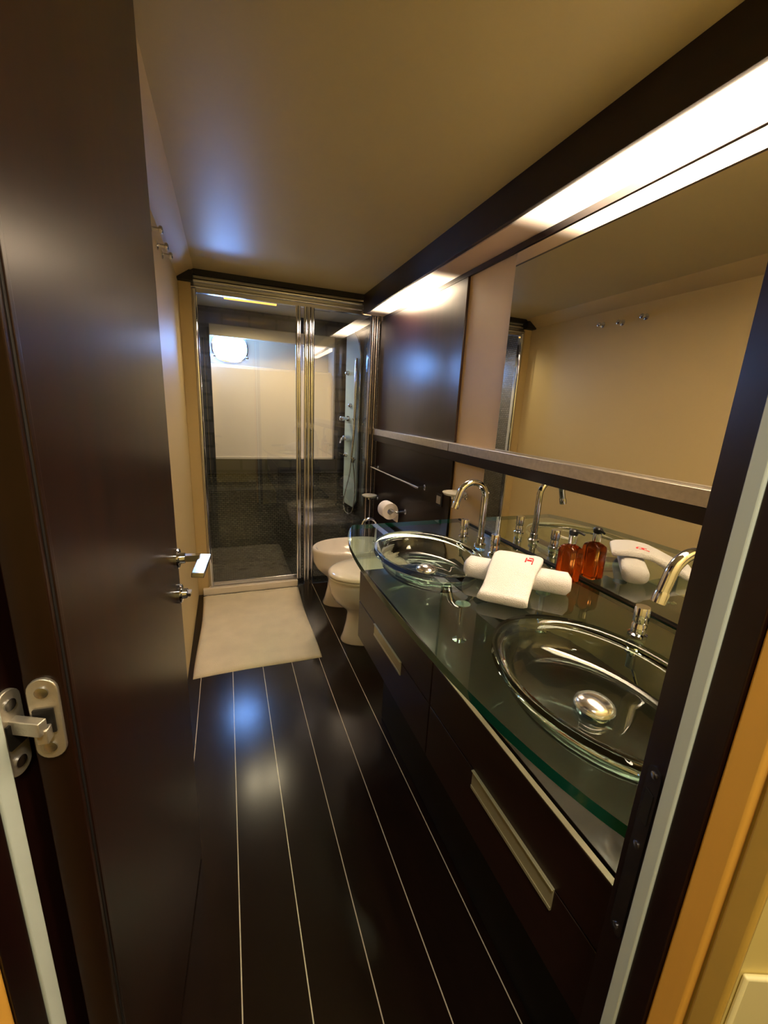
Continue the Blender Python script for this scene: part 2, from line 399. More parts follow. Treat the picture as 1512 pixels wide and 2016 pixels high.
# porthole
w1 = thing('window_1', 'oval chrome rimmed porthole full of bright blue sky in the shower recess', 'window', (0.055, 3.86, 1.785), kind='structure')
def oval(rx, rz, y, n=40, c=(0.055, 1.785), p=2.6):
    out = []
    for k in range(n):
        a = 2 * PI * k / n; ca, sa = math.cos(a), math.sin(a)
        out.append((c[0] + rx * math.copysign(abs(ca) ** (2 / p), ca), y, c[1] + rz * math.copysign(abs(sa) ** (2 / p), sa)))
    return out
bm = bmesh.new(); loft(bm, [oval(.128, .098, 3.858), oval(.128, .098, 3.846)]); obj('pane', bm, sky_m, w1)
bm = bmesh.new(); loft(bm, [oval(.128, .098, 3.864), oval(.132, .102, 3.838), oval(.142, .112, 3.836), oval(.150, .12, 3.864)], closed=True); obj('window_frame', bm, chrome, w1)
for xx in (-0.075, 0.185):
    bm = bmesh.new(); lathe(bm, [(.006, 0), (.006, .02), (.014, .022), (.014, .034), (.008, .038)], (xx, 3.84, 1.712), 14, 'Y', Matrix.Rotation(PI, 4, 'X')); obj('dog_knob', bm, chrome, w1)

# black beam over the shower front
struct('trim_5', B(XL, -0.15, 2.90, 2.962, 2.035, 2.09, XL, 1.07, 2.925, 2.962, 2.078, 2.115), dark_gap, 'thin black beam above the shower front', 'trim')

# ------------------------------------------------------------------ wall panels on the right wall
XP = 1.062
t = obj('wall_panel', B(XP, XW, 1.805, 2.955, 1.20, 1.957), wenge_panel, bevel=0.002)
tag(t, 'glossy dark wood wall panel above the ledge, between the shower and the cream strip', 'wall panel', kind='structure')
t = obj('wall_panel', B(XP, XW, 1.80, 2.955, 0.0, 1.14), wenge_h, bevel=0.002)
tag(t, 'dark wood wall panel below the ledge behind toilet and bidet', 'wall panel', kind='structure')
led = thing('wall_ledge', 'long narrow wall ledge with metal edge running from shower to mirror', 'shelf', (1.05, 1.5, 1.12))
obj('ledge_board', B(1.032, XW, 0.02, 2.955, 1.122, 1.164), wenge_h, led, bevel=0.001)
o = obj('metal_edge', B(1.028, XW, 0.02, 1.797, 1.165, 1.206, 1.028, XW, 1.803, 2.955, 1.165, 1.206), alu, led, bevel=0.001); o['label'] = 'brushed metal edge strip'
mi = thing('wall_mirror', 'large wall mirror above the ledge reflecting the tan wall', 'mirror', (1.07, 0.8, 1.2))
obj('mirror_pane', B(1.069, XW, 0.0, 1.47, 1.207, 1.955), mirror_m, mi)
mi = thing('wall_mirror', 'low strip of mirror between the glass countertop and the ledge', 'mirror', (1.07, 0.8, 0.7))
obj('mirror_pane', B(1.069, XW, 0.0, 1.53, 0.836, 1.121), mirror_m, mi)

# valance light
va = thing('valance_light', 'long dark wood valance with warm glowing diffuser above the mirror', 'light fixture', (1.0, 1.5, 1.96))
obj('fascia', B(0.918, 0.936, 0.02, 2.935, 1.985, ZC), wenge_h, va, bevel=0.001)
o = obj('diffuser', B(0.937, 1.072, 0.02, 2.925, 1.982, 1.992), dif_m, va); o['label'] = 'warm lit diffuser panel'
obj('wall_rail', B(1.063, XW, 0.02, 2.925, 1.958, 1.981), wenge_h, va)

# ------------------------------------------------------------------ shower enclosure
se = thing('shower_enclosure', 'chrome framed shower enclosure with clear glass door and side panel', 'shower', (0.4, YS, 0))
YF, YK = 2.945, 2.985
def prof(bm, x, z0, z1, r=0.012, y=2.955):
    tube(bm, [(x, y, z0), (x, y, z1)], r, 14)
bm = B(-0.165, 0.985, YF + 0.012, YK, 1.985, 2.066); tube(bm, [(-0.165, YF + 0.01, 2.05), (0.985, YF + 0.01, 2.05)], 0.012, 12); tube(bm, [(-0.165, YF + 0.01, 2.015), (0.985, YF + 0.01, 2.015)], 0.008, 12)
obj('top_rail', bm, steel, se)
bm = B(-0.165, -0.135, YF + 0.01, YK, 0.05, 2.0); prof(bm, -0.150, 0.05, 2.0, 0.013)
obj('left_stile', bm, chrome, se, bevel=0.001)
bm = B(0.462, 0.488, YF + 0.008, YK, 0.055, 1.985); prof(bm, 0.468, 0.055, 1.985, 0.010); prof(bm, 0.486, 0.055, 1.985, 0.007)
obj('door_stile', bm, chrome, se)
bm = B(0.512, 0.583, YF + 0.008, YK, 0.0, 1.985); prof(bm, 0.524, 0, 1.985, 0.011); prof(bm, 0.550, 0, 1.985, 0.014); prof(bm, 0.575, 0, 1.985, 0.009)
obj('centre_post', bm, chrome, se)
bm = B(0.985, 1.012, YF + 0.008, YK, 0.0, 1.985, 1.012, 1.055, YF + 0.02, YK, 0, 1.985); prof(bm, 0.998, 0, 1.985, 0.012); prof(bm, 1.035, 0, 1.985, 0.012, 2.965)
obj('wall_post', bm, pmat('dark_steel', (0.30, 0.28, 0.30), 0.25, metal=1), se)
bm = B(-0.135, 0.462, YF + 0.01, YK - 0.01, 0.058, 0.088)
obj('bottom_rail', bm, steel, se, bevel=0.003)
o = obj('door_glass', B(-0.135, 0.462, 2.962, 2.968, 0.088, 1.985), shower_glass, se)
o = obj('side_glass', B(0.583, 0.985, 2.962, 2.968, 0.01, 1.985), shower_glass, se)
tag(obj('shower_sill', B(-0.205, 0.462, 2.925, 3.02, 0, 0.052), white_pl, bevel=0.006), 'raised cream sill under the shower door', 'sill', kind='structure')
tag(obj('shower_tray', B(-0.20, 1.055, 3.02, YB - 0.09, -0.03, 0.03), mosaic), 'dark shower floor behind the glass', 'shower tray', kind='structure')
tag(obj('filler_panel', B(XL, -0.165, 2.95, 2.975, 0, 2.036), beige, bevel=0.002), 'tall beige filler strip between left wall and shower frame', 'trim', kind='structure')
for xx in (0.10, 0.28):
    pl = bpy.data.lights.new('strip_lamp_light', 'SPOT'); pl.spot_size = math.radians(155); pl.spot_blend = 0.6; pl.energy = 9.0; pl.color = (1.0, 0.80, 0.52); pl.shadow_soft_size = 0.0
    po = bpy.data.objects.new('strip_lamp_light', pl); COL.objects.link(po); po.location = (xx, 3.17, 2.005)
sl = thing('strip_lamp', 'slim glowing yellow strip lamp on the shower ceiling', 'lamp', (0.19, 3.17, 2.03))
bm = bmesh.new(); tube(bm, [(0.02, 3.17, 2.022), (0.36, 3.17, 2.022)], [0.010, 0.010], 12); obj('tube', bm, strip_m, sl)
obj('base', B(0.0, 0.38, 3.155, 3.185, 2.0225, 2.03), sh_ceil, sl)
ve = thing('ceiling_vent', 'small square vent on the shower ceiling behind the side glass', 'vent', (0.67, 3.10, 2.03))
obj('vent_cover', B(0.60, 0.74, 3.03, 3.18, 2.018, 2.03), steel, ve, bevel=0.004)

# shower column, set across the corner
A0 = Vector((0.952, 3.445, 0)); B0 = Vector((1.052, 3.325, 0))
dx = (B0 - A0).normalized(); MC = Matrix(((dx.x, -dx.y, 0, A0.x), (dx.y, dx.x, 0, A0.y), (0, 0, 1, 0), (0, 0, 0, 1)))
# local: x along panel, -y faces the room
sc = thing('shower_column', 'tall greenish glass shower column with chrome jets and hand shower in the corner', 'shower column', A0 + Vector((0, 0, 0.5)))
bm = bmesh.new()
out = [(0.0, 0.60), (0.018, 0.53), (0.10, 0.50), (0.138, 0.56), (0.141, 1.75), (0.128, 1.84), (0.10, 1.91), (0.06, 1.945), (0.0, 1.955)]
loft(bm, [[(x, y, z) for x, z in out] for y in (-0.012, 0.012)])
obj('column_panel', bm, col_glass, sc, M=MC, bevel=0.003)
bm = bmesh.new(); tube(bm, [(0.05, -0.012, 1.952), (0.08, -0.014, 1.935), (0.11, -0.014, 1.895), (0.13, -0.014, 1.84), (0.142, -0.014, 1.75), (0.142, -0.014, 1.15)], 0.004, 8)
obj('edge_trim', bm, chrome, sc, M=MC)
Fr = Matrix.Rotation(PI, 4, 'X')
def jet(x, z, r=0.015, d=0.022):
    bm = bmesh.new(); lathe(bm, [(r * 1.2, -0.012), (r * 1.2, -0.007), (r, -0.005), (r, 0.010), (r * 0.6, 0.014)], (x, -0.022, z), 18, 'Y', Fr)
    obj('body_jet', bm, chrome, sc, M=MC)
for x, z in ((0.02, 1.627), (0.055, 1.37), (0.022, 0.955)): jet(x, z)
bm = bmesh.new(); lathe(bm, [(.022, -0.012), (.022, .004), (.012, .006), (.012, .07), (.018, .072), (.018, .10), (.01, .105)], (0.04, -0.022, 1.262), 18, 'Y', Fr); obj('diverter_knob', bm, chrome, sc, M=MC)
bm = bmesh.new(); lathe(bm, [(.016, -0.012), (.016, .01), (.01, .022)], (0.11, -0.022, 1.262), 18, 'Y', Fr); obj('diverter_knob', bm, chrome, sc, M=MC)
bm = bmesh.new(); lathe(bm, [(.026, -0.012), (.026, .02), (.022, .055), (.012, .06)], (0.04, -0.022, 1.10), 20, 'Y', Fr); tube(bm, [(0.04, -0.065, 1.105), (0.035, -0.10, 1.10), (0.03, -0.115, 1.06)], [.010, .010, .007], 12); obj('mixer_lever', bm, chrome, sc, M=MC)
bm = bmesh.new(); lathe(bm, [(.014, -0.012), (.014, .03), (.008, .034)], (0.115, -0.022, 0.925), 16, 'Y', Fr); tube(bm, [(0.115, -0.045, 0.90), (0.115, -0.045, 0.945)], .014, 14); obj('hand_shower_bracket', bm, chrome, sc, M=MC)
bm = bmesh.new(); tube(bm, [(0.104, -0.05, 0.93), (0.112, -0.035, 1.15), (0.116, -0.03, 1.42)], [.009, .012, .014], 14); tube(bm, [(0.116, -0.03, 1.42), (0.117, -0.03, 1.60), (0.116, -0.03, 1.74)], [.016, .018, .012], 14); obj('hand_shower', bm, chrome, sc, M=MC)
hp = [Vector(p) for p in ((0.104, -0.05, 0.92), (0.09, -0.05, 0.80), (0.055, -0.05, 0.66), (0.03, -0.045, 0.55), (0.045, -0.045, 0.47), (0.085, -0.04, 0.445), (0.12, -0.04, 0.48), (0.138, -0.035, 0.60), (0.128, -0.03, 0.76), (0.118, -0.045, 0.90))]
def smooth(pts, n=6):
    out = []
    for i in range(len(pts) - 1):
        p0 = pts[max(i - 1, 0)]; p1 = pts[i]; p2 = pts[i + 1]; p3 = pts[min(i + 2, len(pts) - 1)]
        for k in range(n):
            t = k / n
            out.append(0.5 * ((2 * p1) + (p2 - p0) * t + (2 * p0 - 5 * p1 + 4 * p2 - p3) * t * t + (3 * p1 - p0 - 3 * p2 + p3) * t ** 3))
    out.append(pts[-1]); return out
bm = bmesh.new(); tube(bm, smooth(hp), .005, 10); obj('hose', bm, rubber, sc, M=MC)

# ------------------------------------------------------------------ open door
H = Vector((-0.170, 0.455, 0)); E_ = Vector((-0.1265, 1.065, 0)); dd = (E_ - H).normalized(); DL = (E_ - H).length
MD = Matrix(((dd.x, -dd.y, 0, H.x), (dd.y, dd.x, 0, H.y), (0, 0, 1, 0), (0, 0, 0, 1)))      # local -y faces the room
door = thing('door_1', 'glossy dark wood door standing open against the left wall', 'door', H, kind='structure')
obj('door_leaf', B(0, DL, 0, 0.034, 0.012, 2.085), wenge_door, door, M=MD, bevel=0.0015)
def rosette(bm, x, z, r):
    lathe(bm, [(r, 0), (r, .007), (r * .9, .010), (r * .55, .011), (r * .5, .022), (r * .3, .023)], (x, -0.0, z), 28, 'Y', Fr)
hx = 0.578
obj('edge_groove', B(.007, .0115, -0.0008, 0.001, 0.014, 2.083), dark_gap, door, M=MD)
obj('edge_bead', B(.0115, .019, -0.0022, 0.001, 0.014, 2.083), wenge_door, door, M=MD, bevel=.001)
lever_m = pmat('satin_chrome', (0.85, 0.85, 0.88), 0.20, metal=1)
hd = bmesh.new(); rosette(hd, hx, 0.980, 0.025)
tmp = B(hx - .009, hx + .009, -0.056, -0.008, 0.973, 0.988); merge(hd, tmp)
o = obj('door_handle', hd, chrome, door, M=MD)
o2 = obj('lever', B(-0.115, 0.020, -0.078, -0.052, -0.006, 0.006), lever_m, o, M=MD @ Matrix.Translation((hx, 0, 0.982)) @ Matrix.Rotation(0.04, 4, 'Y') @ Matrix.Rotation(0.10, 4, 'X'), bevel=0.0015)
hd = bmesh.new(); rosette(hd, hx, 0.888, 0.024); tmp = B(hx - 0.012, hx + 0.012, -0.030, -0.02, 0.884, 0.892); merge(hd, tmp)
obj('privacy_lock', hd, chrome, door, M=MD)
# concealed hinge, one plate in the door edge, the other in the lining
Mh = MD @ Matrix(((0, -1, 0, 0), (1, 0, 0, 0), (0, 0, 1, 0), (0, 0, 0, 1)))   # x-> door y, y -> -door x
hb = bmesh.new()
def MDE(cx, cz):      # plate frame on the door's hinge edge: local x across thickness, local y into the door
    return MD @ Matrix(((0, 1, 0, 0), (1, 0, 0, cx), (0, 0, 1, cz), (0, 0, 0, 1)))
stadium(hb, .027, .096, -0.004, 0.002, M=MDE(0.0175, 1.021))
bmesh.ops.recalc_face_normals(hb, faces=hb.faces)
hp1 = obj('hinge_plate', hb, nickel, door, bevel=0.001); hp1['label'] = 'pale nickel hinge plate'
hb = B(-0.009, 0.009, -0.0065, -0.0035, -0.014, 0.014); obj('hinge_pocket', hb, dark_gap, hp1, M=MDE(0.0185, 1.021))
for zz in (1.054, 0.988):
    hb = bmesh.new(); lathe(hb, [(.0062, 0), (.0062, .0015), (.003, .0018)], (0, -0.004, 0), 16, 'Y', Fr); obj('hinge_screw', hb, steel, hp1, M=MDE(0.0175, zz))
hb = bmesh.new()
MJ = MW @ Matrix(((0, 1, 0, 0), (1, 0, 0, -0.0235), (0, 0, 1, 0), (0, 0, 0, 1)))   # local x across jamb depth (towards room +), local y out of the jamb
stadium(hb, .027, .100, -0.002, 0.004, M=MJ @ Matrix.Translation((0, 0, 1.012)))
bmesh.ops.recalc_face_normals(hb, faces=hb.faces)
hj = obj('jamb_hinge_plate', hb, nickel, fr, bevel=0.001); hj['label'] = 'pale nickel hinge plate'
obj('hinge_pocket', B(-0.009, 0.009, 0.0035, 0.0065, 0.998, 1.026), dark_gap, hj, M=MJ)
for zz in (1.046, 0.978):
    hb = bmesh.new(); lathe(hb, [(.0062, 0), (.0062, .0015), (.003, .0018)], (0, 0.004, zz), 16, 'Y'); obj('hinge_screw', hb, steel, hj, M=MJ)
# knuckle arms crossing the gap
a = MJ @ Vector((0.0, 0.006, 1.016)); c = MDE(0.0175, 1.016) @ Vector((0.0, -0.004, 0)); m_ = (a + c) / 2 + Vector((0.012, -0.012, 0))
hb = bmesh.new()
for off, (p, q) in ((0.006, (a, m_)), (-0.006, (m_, c))):
    d = (q - p); n2 = Vector((-d.y, d.x, 0)).normalized() * 0.005
    rings = []
    for s in (p - d * 0.1, q + d * 0.1):
        rings.append([s + n2 + Vector((0, 0, off + .008)), s - n2 + Vector((0, 0, off + .008)), s - n2 + Vector((0, 0, off - .008)), s + n2 + Vector((0, 0, off - .008))])
    tm = bmesh.new(); loft(tm, rings); merge(hb, tm)
obj('hinge_arm', hb, nickel, door, bevel=0.001)
# strike plate on the right lining
sb = bmesh.new()
MS = MW @ Matrix(((0, -1, 0, OW), (1, 0, 0, -0.0165), (0, 0, 1, 0), (0, 0, 0, 1)))
stadium(sb, .020, .235, -0.001, 0.002, M=MS @ Matrix.Translation((0, 0, 0.888)))
bmesh.ops.recalc_face_normals(sb, faces=sb.faces)
stp = obj('strike_plate', sb, pmat('dark_bronze', (0.10, 0.085, 0.09), 0.25, metal=0.9), fr)
stp['label'] = 'dark metal strike plate'
obj('latch_hole', B(-0.006, 0.006, 0.0015, 0.0028, 0.935, 0.975), dark_gap, stp, M=MS)
for zz in (0.996, 0.903, 0.781):
    hb = bmesh.new(); lathe(hb, [(.004, 0), (.004, .001), (.002, .0015)], (0, 0.002, zz), 14, 'Y'); obj('strike_screw', hb, steel, stp, M=MS)

# ------------------------------------------------------------------ bath mat
bm = bmesh.new()
c0 = [Vector(p) for p in ((-0.205, 1.965, 0), (0.437, 1.975, 0), (0.458, 2.915, 0), (-0.200, 2.915, 0))]
NX, NY = 60, 84
def ht(i, j):
    e = min(i, NX - i) / 2.0; f = min(j, NY - j) / 2.0
    k = min(1, e) * min(1, f)
    x, y = i / NX, j / NY
    return 0.001 + 0.012 * math.sqrt(max(k, 0)) + 0.0035 * noise.noise(Vector((x * 5, y * 7, 2))) * k + (0.006 * math.exp(-((y - 0.93) / 0.03) ** 2) * k)
g = [[None] * (NY + 1) for _ in range(NX + 1)]
for i in range(NX + 1):
    for j in range(NY + 1):
        u, v = i / NX, j / NY
        p = (c0[0] * (1 - u) + c0[1] * u) * (1 - v) + (c0[3] * (1 - u) + c0[2] * u) * v
        p.y += 0.006 * math.sin(u * 5) * (1 - v); p.x += 0.006 * math.sin(v * 6 + 1) * (2 * u - 1)
        p.z = ht(i, j); g[i][j] = bm.verts.new(p)
for i in range(NX):
    for j in range(NY): bm.faces.new((g[i][j], g[i + 1][j], g[i + 1][j + 1], g[i][j + 1]))
lo = [[bm.verts.new((g[i][j].co.x, g[i][j].co.y, 0)) for i, j in ring] for ring in ([(i, 0) for i in range(NX + 1)] + [(NX, j) for j in range(1, NY + 1)] + [(i, NY) for i in range(NX - 1, -1, -1)] + [(0, j) for j in range(NY - 1, 0, -1)],)][0]
idx = [(i, 0) for i in range(NX + 1)] + [(NX, j) for j in range(1, NY + 1)] + [(i, NY) for i in range(NX - 1, -1, -1)] + [(0, j) for j in range(NY - 1, 0, -1)]
for k in range(len(idx)):
    k2 = (k + 1) % len(idx)
    bm.faces.new((g[idx[k2][0]][idx[k2][1]], g[idx[k][0]][idx[k][1]], lo[k], lo[k2]))
bm.faces.new(list(reversed(lo)))
tag(obj('bath_mat', bm, rug_m, smooth=80), 'cream bath mat lying on the dark floor in front of the shower', 'bath mat')

# ------------------------------------------------------------------ toilet and bidet
def egg(cx0, cx1, cy, hw, z, n=40, back=0.55):
    """outline pointing to -x; cx0 front tip, cx1 back; squarer at the back"""
    out = []; xm = cx0 + (cx1 - cx0) * 0.48
    for k in range(n):
        a = 2 * PI * k / n; ca, sa = math.cos(a), math.sin(a)
        if ca < 0: x = xm + (xm - cx0) * ca; y = hw * sa
        else:
            x = xm + (cx1 - xm) * abs(ca) ** back; y = hw * math.copysign(abs(sa) ** back, sa)
            x = xm + (cx1 - xm) * min(1, abs(ca) ** 0.55)
            y = hw * math.copysign(min(1, abs(sa) ** 0.8), sa)
        out.append((x, cy + y, z))
    return out
XB = 1.058
def pan(cy, top):
    return [egg(.588, XB, cy, .112, 0), egg(.585, XB, cy, .114, .010), egg(.600, XB, cy, .105, .05), egg(.616, XB, cy, .098, .12),
            egg(.622, XB, cy, .096, .18), egg(.612, XB, cy, .104, .205), egg(.575, XB, cy, .135, .235), egg(.538, XB, cy, .160, .275), egg(.516, XB, cy, .174, .325), egg(.508, XB, cy, .180, top - .03), egg(.507, XB, cy, .181, top - .010), egg(.512, XB, cy, .178, top)]
CY = 2.105
wc = thing('toilet', 'cream ceramic toilet with closed lid beside the vanity cabinet', 'toilet', (0.82, CY, 0))
bm = bmesh.new(); loft(bm, pan(CY, .403)); obj('pan', bm, ceramic, wc, smooth=50)
bm = bmesh.new(); loft(bm, [egg(.511, .98, CY, .176, .405), egg(.506, .98, CY, .181, .409), egg(.506, .98, CY, .181, .421), egg(.511, .98, CY, .177, .4235)]); obj('seat', bm, ceramic_w, wc, smooth=60)
bm = bmesh.new(); loft(bm, [egg(.513, .98, CY, .175, .4265), egg(.504, .985, CY, .182, .431), egg(.506, .985, CY, .181, .442), egg(.523, .98, CY, .168, .450), egg(.59, .95, CY, .11, .455), egg(.70, .85, CY, .03, .456)]); obj('lid', bm, ceramic_w, wc, smooth=60)
for s in (-0.09, 0.09):
    bm = bmesh.new(); tube(bm, [(.985, CY + s - .02, .424), (.985, CY + s + .02, .424)], .012, 14); obj('hinge', bm, chrome, wc)
CB = 2.60
bd = thing('bidet', 'white ceramic bidet with open bowl between toilet and shower', 'bidet', (0.8, CB, 0))
rings = pan(CB, .420)
rings = rings + [egg(.520, 1.03, CB, .168, .424), egg(.540, .93, CB, .152, .416), egg(.575, .90, CB, .130, .36), egg(.61, .86, CB, .095, .315), egg(.66, .80, CB, .05, .295), egg(.70, .76, CB, .012, .292)]
bm = bmesh.new(); loft(bm, rings); obj('bowl', bm, ceramic, bd, smooth=50)
bm = bmesh.new(); lathe(bm, [(.022, 0), (.022, .01), (.014, .014), (.013, .11)], (.965, CB, .423), 20)
tube(bm, [Vector((.965, CB, .50))] + arc((.91, CB, .55), .055, 0, PI * .80, 14, (1, 0, 0), (0, 0, 1)) + [Vector((.848, CB, .535))], .010, 14)
o = obj('bidet_tap', bm, chrome, bd); o['label'] = 'chrome gooseneck bidet tap'
bm = bmesh.new(); lathe(bm, [(.02, 0), (.02, .003), (.005, .006)], (.72, CB, .293), 20); obj('drain', bm, chrome, bd)

# ------------------------------------------------------------------ wall fittings
tr = thing('towel_rail', 'slim chrome towel rail on the dark panel above the bidet', 'towel rail', (1.06, 2.45, .925))
bm = bmesh.new(); tube(bm, [(1.01, 2.06, .925), (1.01, 2.90, .925)], .007, 14); obj('bar', bm, chrome, tr)
for y in (2.08, 2.88):
    bm = bmesh.new(); tube(bm, [(1.01, y, .925), (XP - .004, y, .925)], .006, 12); lathe(bm, [(.016, 0), (.016, .006), (.01, .008)], (XP, y, .925), 18, 'X', Matrix.Rotation(PI, 4, 'Z')); obj('bracket', bm, chrome, tr)
rh = thing('roll_holder', 'dark bent metal toilet roll holder on the wall panel', 'toilet roll holder', (1.06, 2.33, .72))
bm = bmesh.new(); tube(bm, smooth([Vector(p) for p in ((XP - .002, 2.33, .715), (1.01, 2.33, .715), (.988, 2.338, .715), (.984, 2.37, .715), (.984, 2.42, .715), (.984, 2.53, .715))]), .0065, 12)
lathe(bm, [(.018, 0), (.018, .006), (.008, .008)], (XP, 2.33, .715), 18, 'X', Matrix.Rotation(PI, 4, 'Z'))
obj('holder_arm', bm, steel, rh)
bm = bmesh.new()
def ringz(r, y, n=40): return [(.984 + r * math.cos(2 * PI * k / n), y, .702 + r * math.sin(2 * PI * k / n)) for k in range(n)]
loft(bm, [ringz(.020, 2.405), ringz(.054, 2.403), ringz(.056, 2.408), ringz(.056, 2.497), ringz(.054, 2.50), ringz(.020, 2.50)], closed=True)
tr_ = thing('toilet_roll', 'white toilet roll with loose end hanging on its wall holder', 'toilet roll', (.984, 2.45, .70))
obj('roll', bm, paper, tr_)
bm = bmesh.new(); loft(bm, [[(1.039, y, .70), (1.0405, y, .70), (1.0425, y, .66), (1.040, y, .622), (1.0385, y, .622), (1.041, y, .66)] for y in (2.406, 2.498)]); obj('loose_end', bm, paper, tr_)
def dish(loc, lab, wx):
    t = thing('soap_dish', lab, 'soap dish', (wx, loc[1], loc[2]))
    bm = bmesh.new(); lathe(bm, [(.03, -.010), (.050, -.006), (.058, .004), (.056, .006), (.048, -.001), (.01, -.003)], loc, 36); obj('dish', bm, frost, t)
    bm = bmesh.new(); lathe(bm, [(.010, -.030), (.014, -.028), (.014, -.012), (.008, -.009)], loc, 18)
    tube(bm, [(loc[0] + .008, loc[1], loc[2] - .020), (wx - .001, loc[1], loc[2] - .020)], .006, 12)
    lathe(bm, [(.016, 0), (.016, .006), (.008, .008)], (wx, loc[1], loc[2] - .020), 18, 'X', Matrix.Rotation(PI, 4, 'Z'))
    obj('bracket', bm, chrome, t)
dish((1.005, 1.662, .978), 'round frosted glass soap dish on the cream strip behind the far tap', XW)
dish((.992, 2.86, .712), 'round frosted glass soap dish near the shower, left of the toilet roll', XP)
so = thing('wall_socket', 'small square grey wall socket on the dark panel near the glass countertop', 'socket', (XP, 1.90, .89))
obj('cover_plate', B(XP - .006, XP, 1.868, 1.935, .858, .925), dark_gap, so, bevel=.002)
obj('socket_insert', B(XP - .009, XP - .005, 1.880, 1.923, .870, .912), socket_m, so, bevel=.001)

# hooks on the left wall, seen in the mirror (y, z)
hk = None
for i, (y, z, lab) in enumerate(((2.24, 1.965, 'round chrome wall hook nearest the shower, of three under the cove'), (2.09, 1.955, 'round chrome wall hook in the middle of three under the cove'), (1.93, 1.962, 'round chrome wall hook farthest from the shower, of three under the cove'))):
    t = thing('wall_hook', lab, 'hook', (XL, y, z), 'chrome hooks on the left wall')
    if hk is None:
        bm = bmesh.new(); lathe(bm, [(.018, 0), (.018, .004), (.007, .007), (.007, .028), (.014, .032), (.014, .040), (.008, .044)], (XL, y, z), 20, 'X')
        hk = obj('hook_body', bm, chrome, t); hk0 = Vector((XL, y, z))
    else:
        c_ = hk.copy(); COL.objects.link(c_); c_.parent = t
        c_.matrix_parent_inverse = Matrix.Translation(-hk0)

# ------------------------------------------------------------------ vanity cabinet
XF = 0.492
vc = thing('vanity_cabinet', 'dark wood vanity cabinet with two wide drawers in each half', 'cabinet', (0.78, 0.85, 0))
obj('carcass', B(XF + .0235, .936, 0.262, 1.497, .36, .683), cab_wood, vc)
o = obj('cabinet_top', B(XF + .0195, .940, 0.262, 1.497, .684, .700), cab_top, vc, bevel=.001)
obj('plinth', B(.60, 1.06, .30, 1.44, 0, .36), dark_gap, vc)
def drawer(y0, y1, z0, z1, handle):
    d = obj('drawer', B(XF, XF + .0125, y0, y1, z0, z1), cab_wood, vc, bevel=.0012)
    obj('edge_strip', B(XF + .001, XF + .0118, y0 + .001, y1 - .001, z1 + .0003, z1 + .0018), edge_wood, d) if z1 > .6 else None
for y0, y1, hh in ((.845, 1.497, (1.04, 1.295)), (.262, .839, (.368, .620))):
    drawer(y0, y1, .567, .698, None)
    drawer(y0, y1, .40, .563, None)
# pulls straddle the joint between the two rows
for hh in ((1.04, 1.295), (.368, .620)):
    h0, h1 = hh
    bm = B(XF - .003, XF, h0, h1, .520, .569, XF - .007, XF - .003, h0, h1, .5655, .569, XF - .0045, XF - .003, h0, h1, .520, .528)
    o = obj('drawer_pull', bm, pull_m, vc, bevel=.0012); o['label'] = 'brushed metal pull'

# ------------------------------------------------------------------ glass countertop with two moulded basins
ct = thing('vanity_countertop', 'bow fronted green glass countertop with two oval glass basins', 'countertop', (0.78, 0.95, .70))
def front_x(y):
    u = (y - 0.93) / 0.72
    return 0.394 + 0.052 * u * u + 0.045 * abs(u) ** 6
outer = []
ys = [0.245 + (1.675 - 0.245) * i / 80 for i in range(81)]
for y in ys: outer.append((front_x(y) + (0.02 if y < 0.26 else 0), y))
outer += [(outer[-1][0] + .012, 1.688), (1.066, 1.700), (1.066, 0.245)]
BAS = ((.695, 1.30), (.704, .522))
RX, RY = .176, .230
def ell(c, s, n=64, dx=0): return [(c[0] + dx + RX * s * math.cos(2 * PI * k / n), c[1] + RY * s * math.sin(2 * PI * k / n)) for k in range(n)]
loops = [outer] + [ell(c, 1.12)[::-1] for c in BAS]
flat = [p for lp in loops for p in lp]
tris = tessellate_polygon([[Vector((x, y, 0)) for x, y in lp] for lp in loops])
bm = bmesh.new()
vt = [bm.verts.new((x, y, .840)) for x, y in flat]; vb = [bm.verts.new((x, y, .820)) for x, y in flat]
for t3 in tris:
    try:
        f = bm.faces.new([vt[i] for i in t3]); f.material_index = 0
        f2 = bm.faces.new([vb[i] for i in reversed(t3)]); f2.material_index = 0
    except ValueError: pass
off = 0
for li, lp in enumerate(loops):
    n_ = len(lp)
    if li > 0: break                     # the sheet runs on into the moulded basins
    for i in range(n_):
        j = (i + 1) % n_
        f = bm.faces.new((vt[off + i], vt[off + j], vb[off + j], vb[off + i])); f.material_index = 1
    off += n_
bmesh.ops.recalc_face_normals(bm, faces=bm.faces)
obj('glass_top', bm, [top_glass, edge_glass], ct, smooth=30)
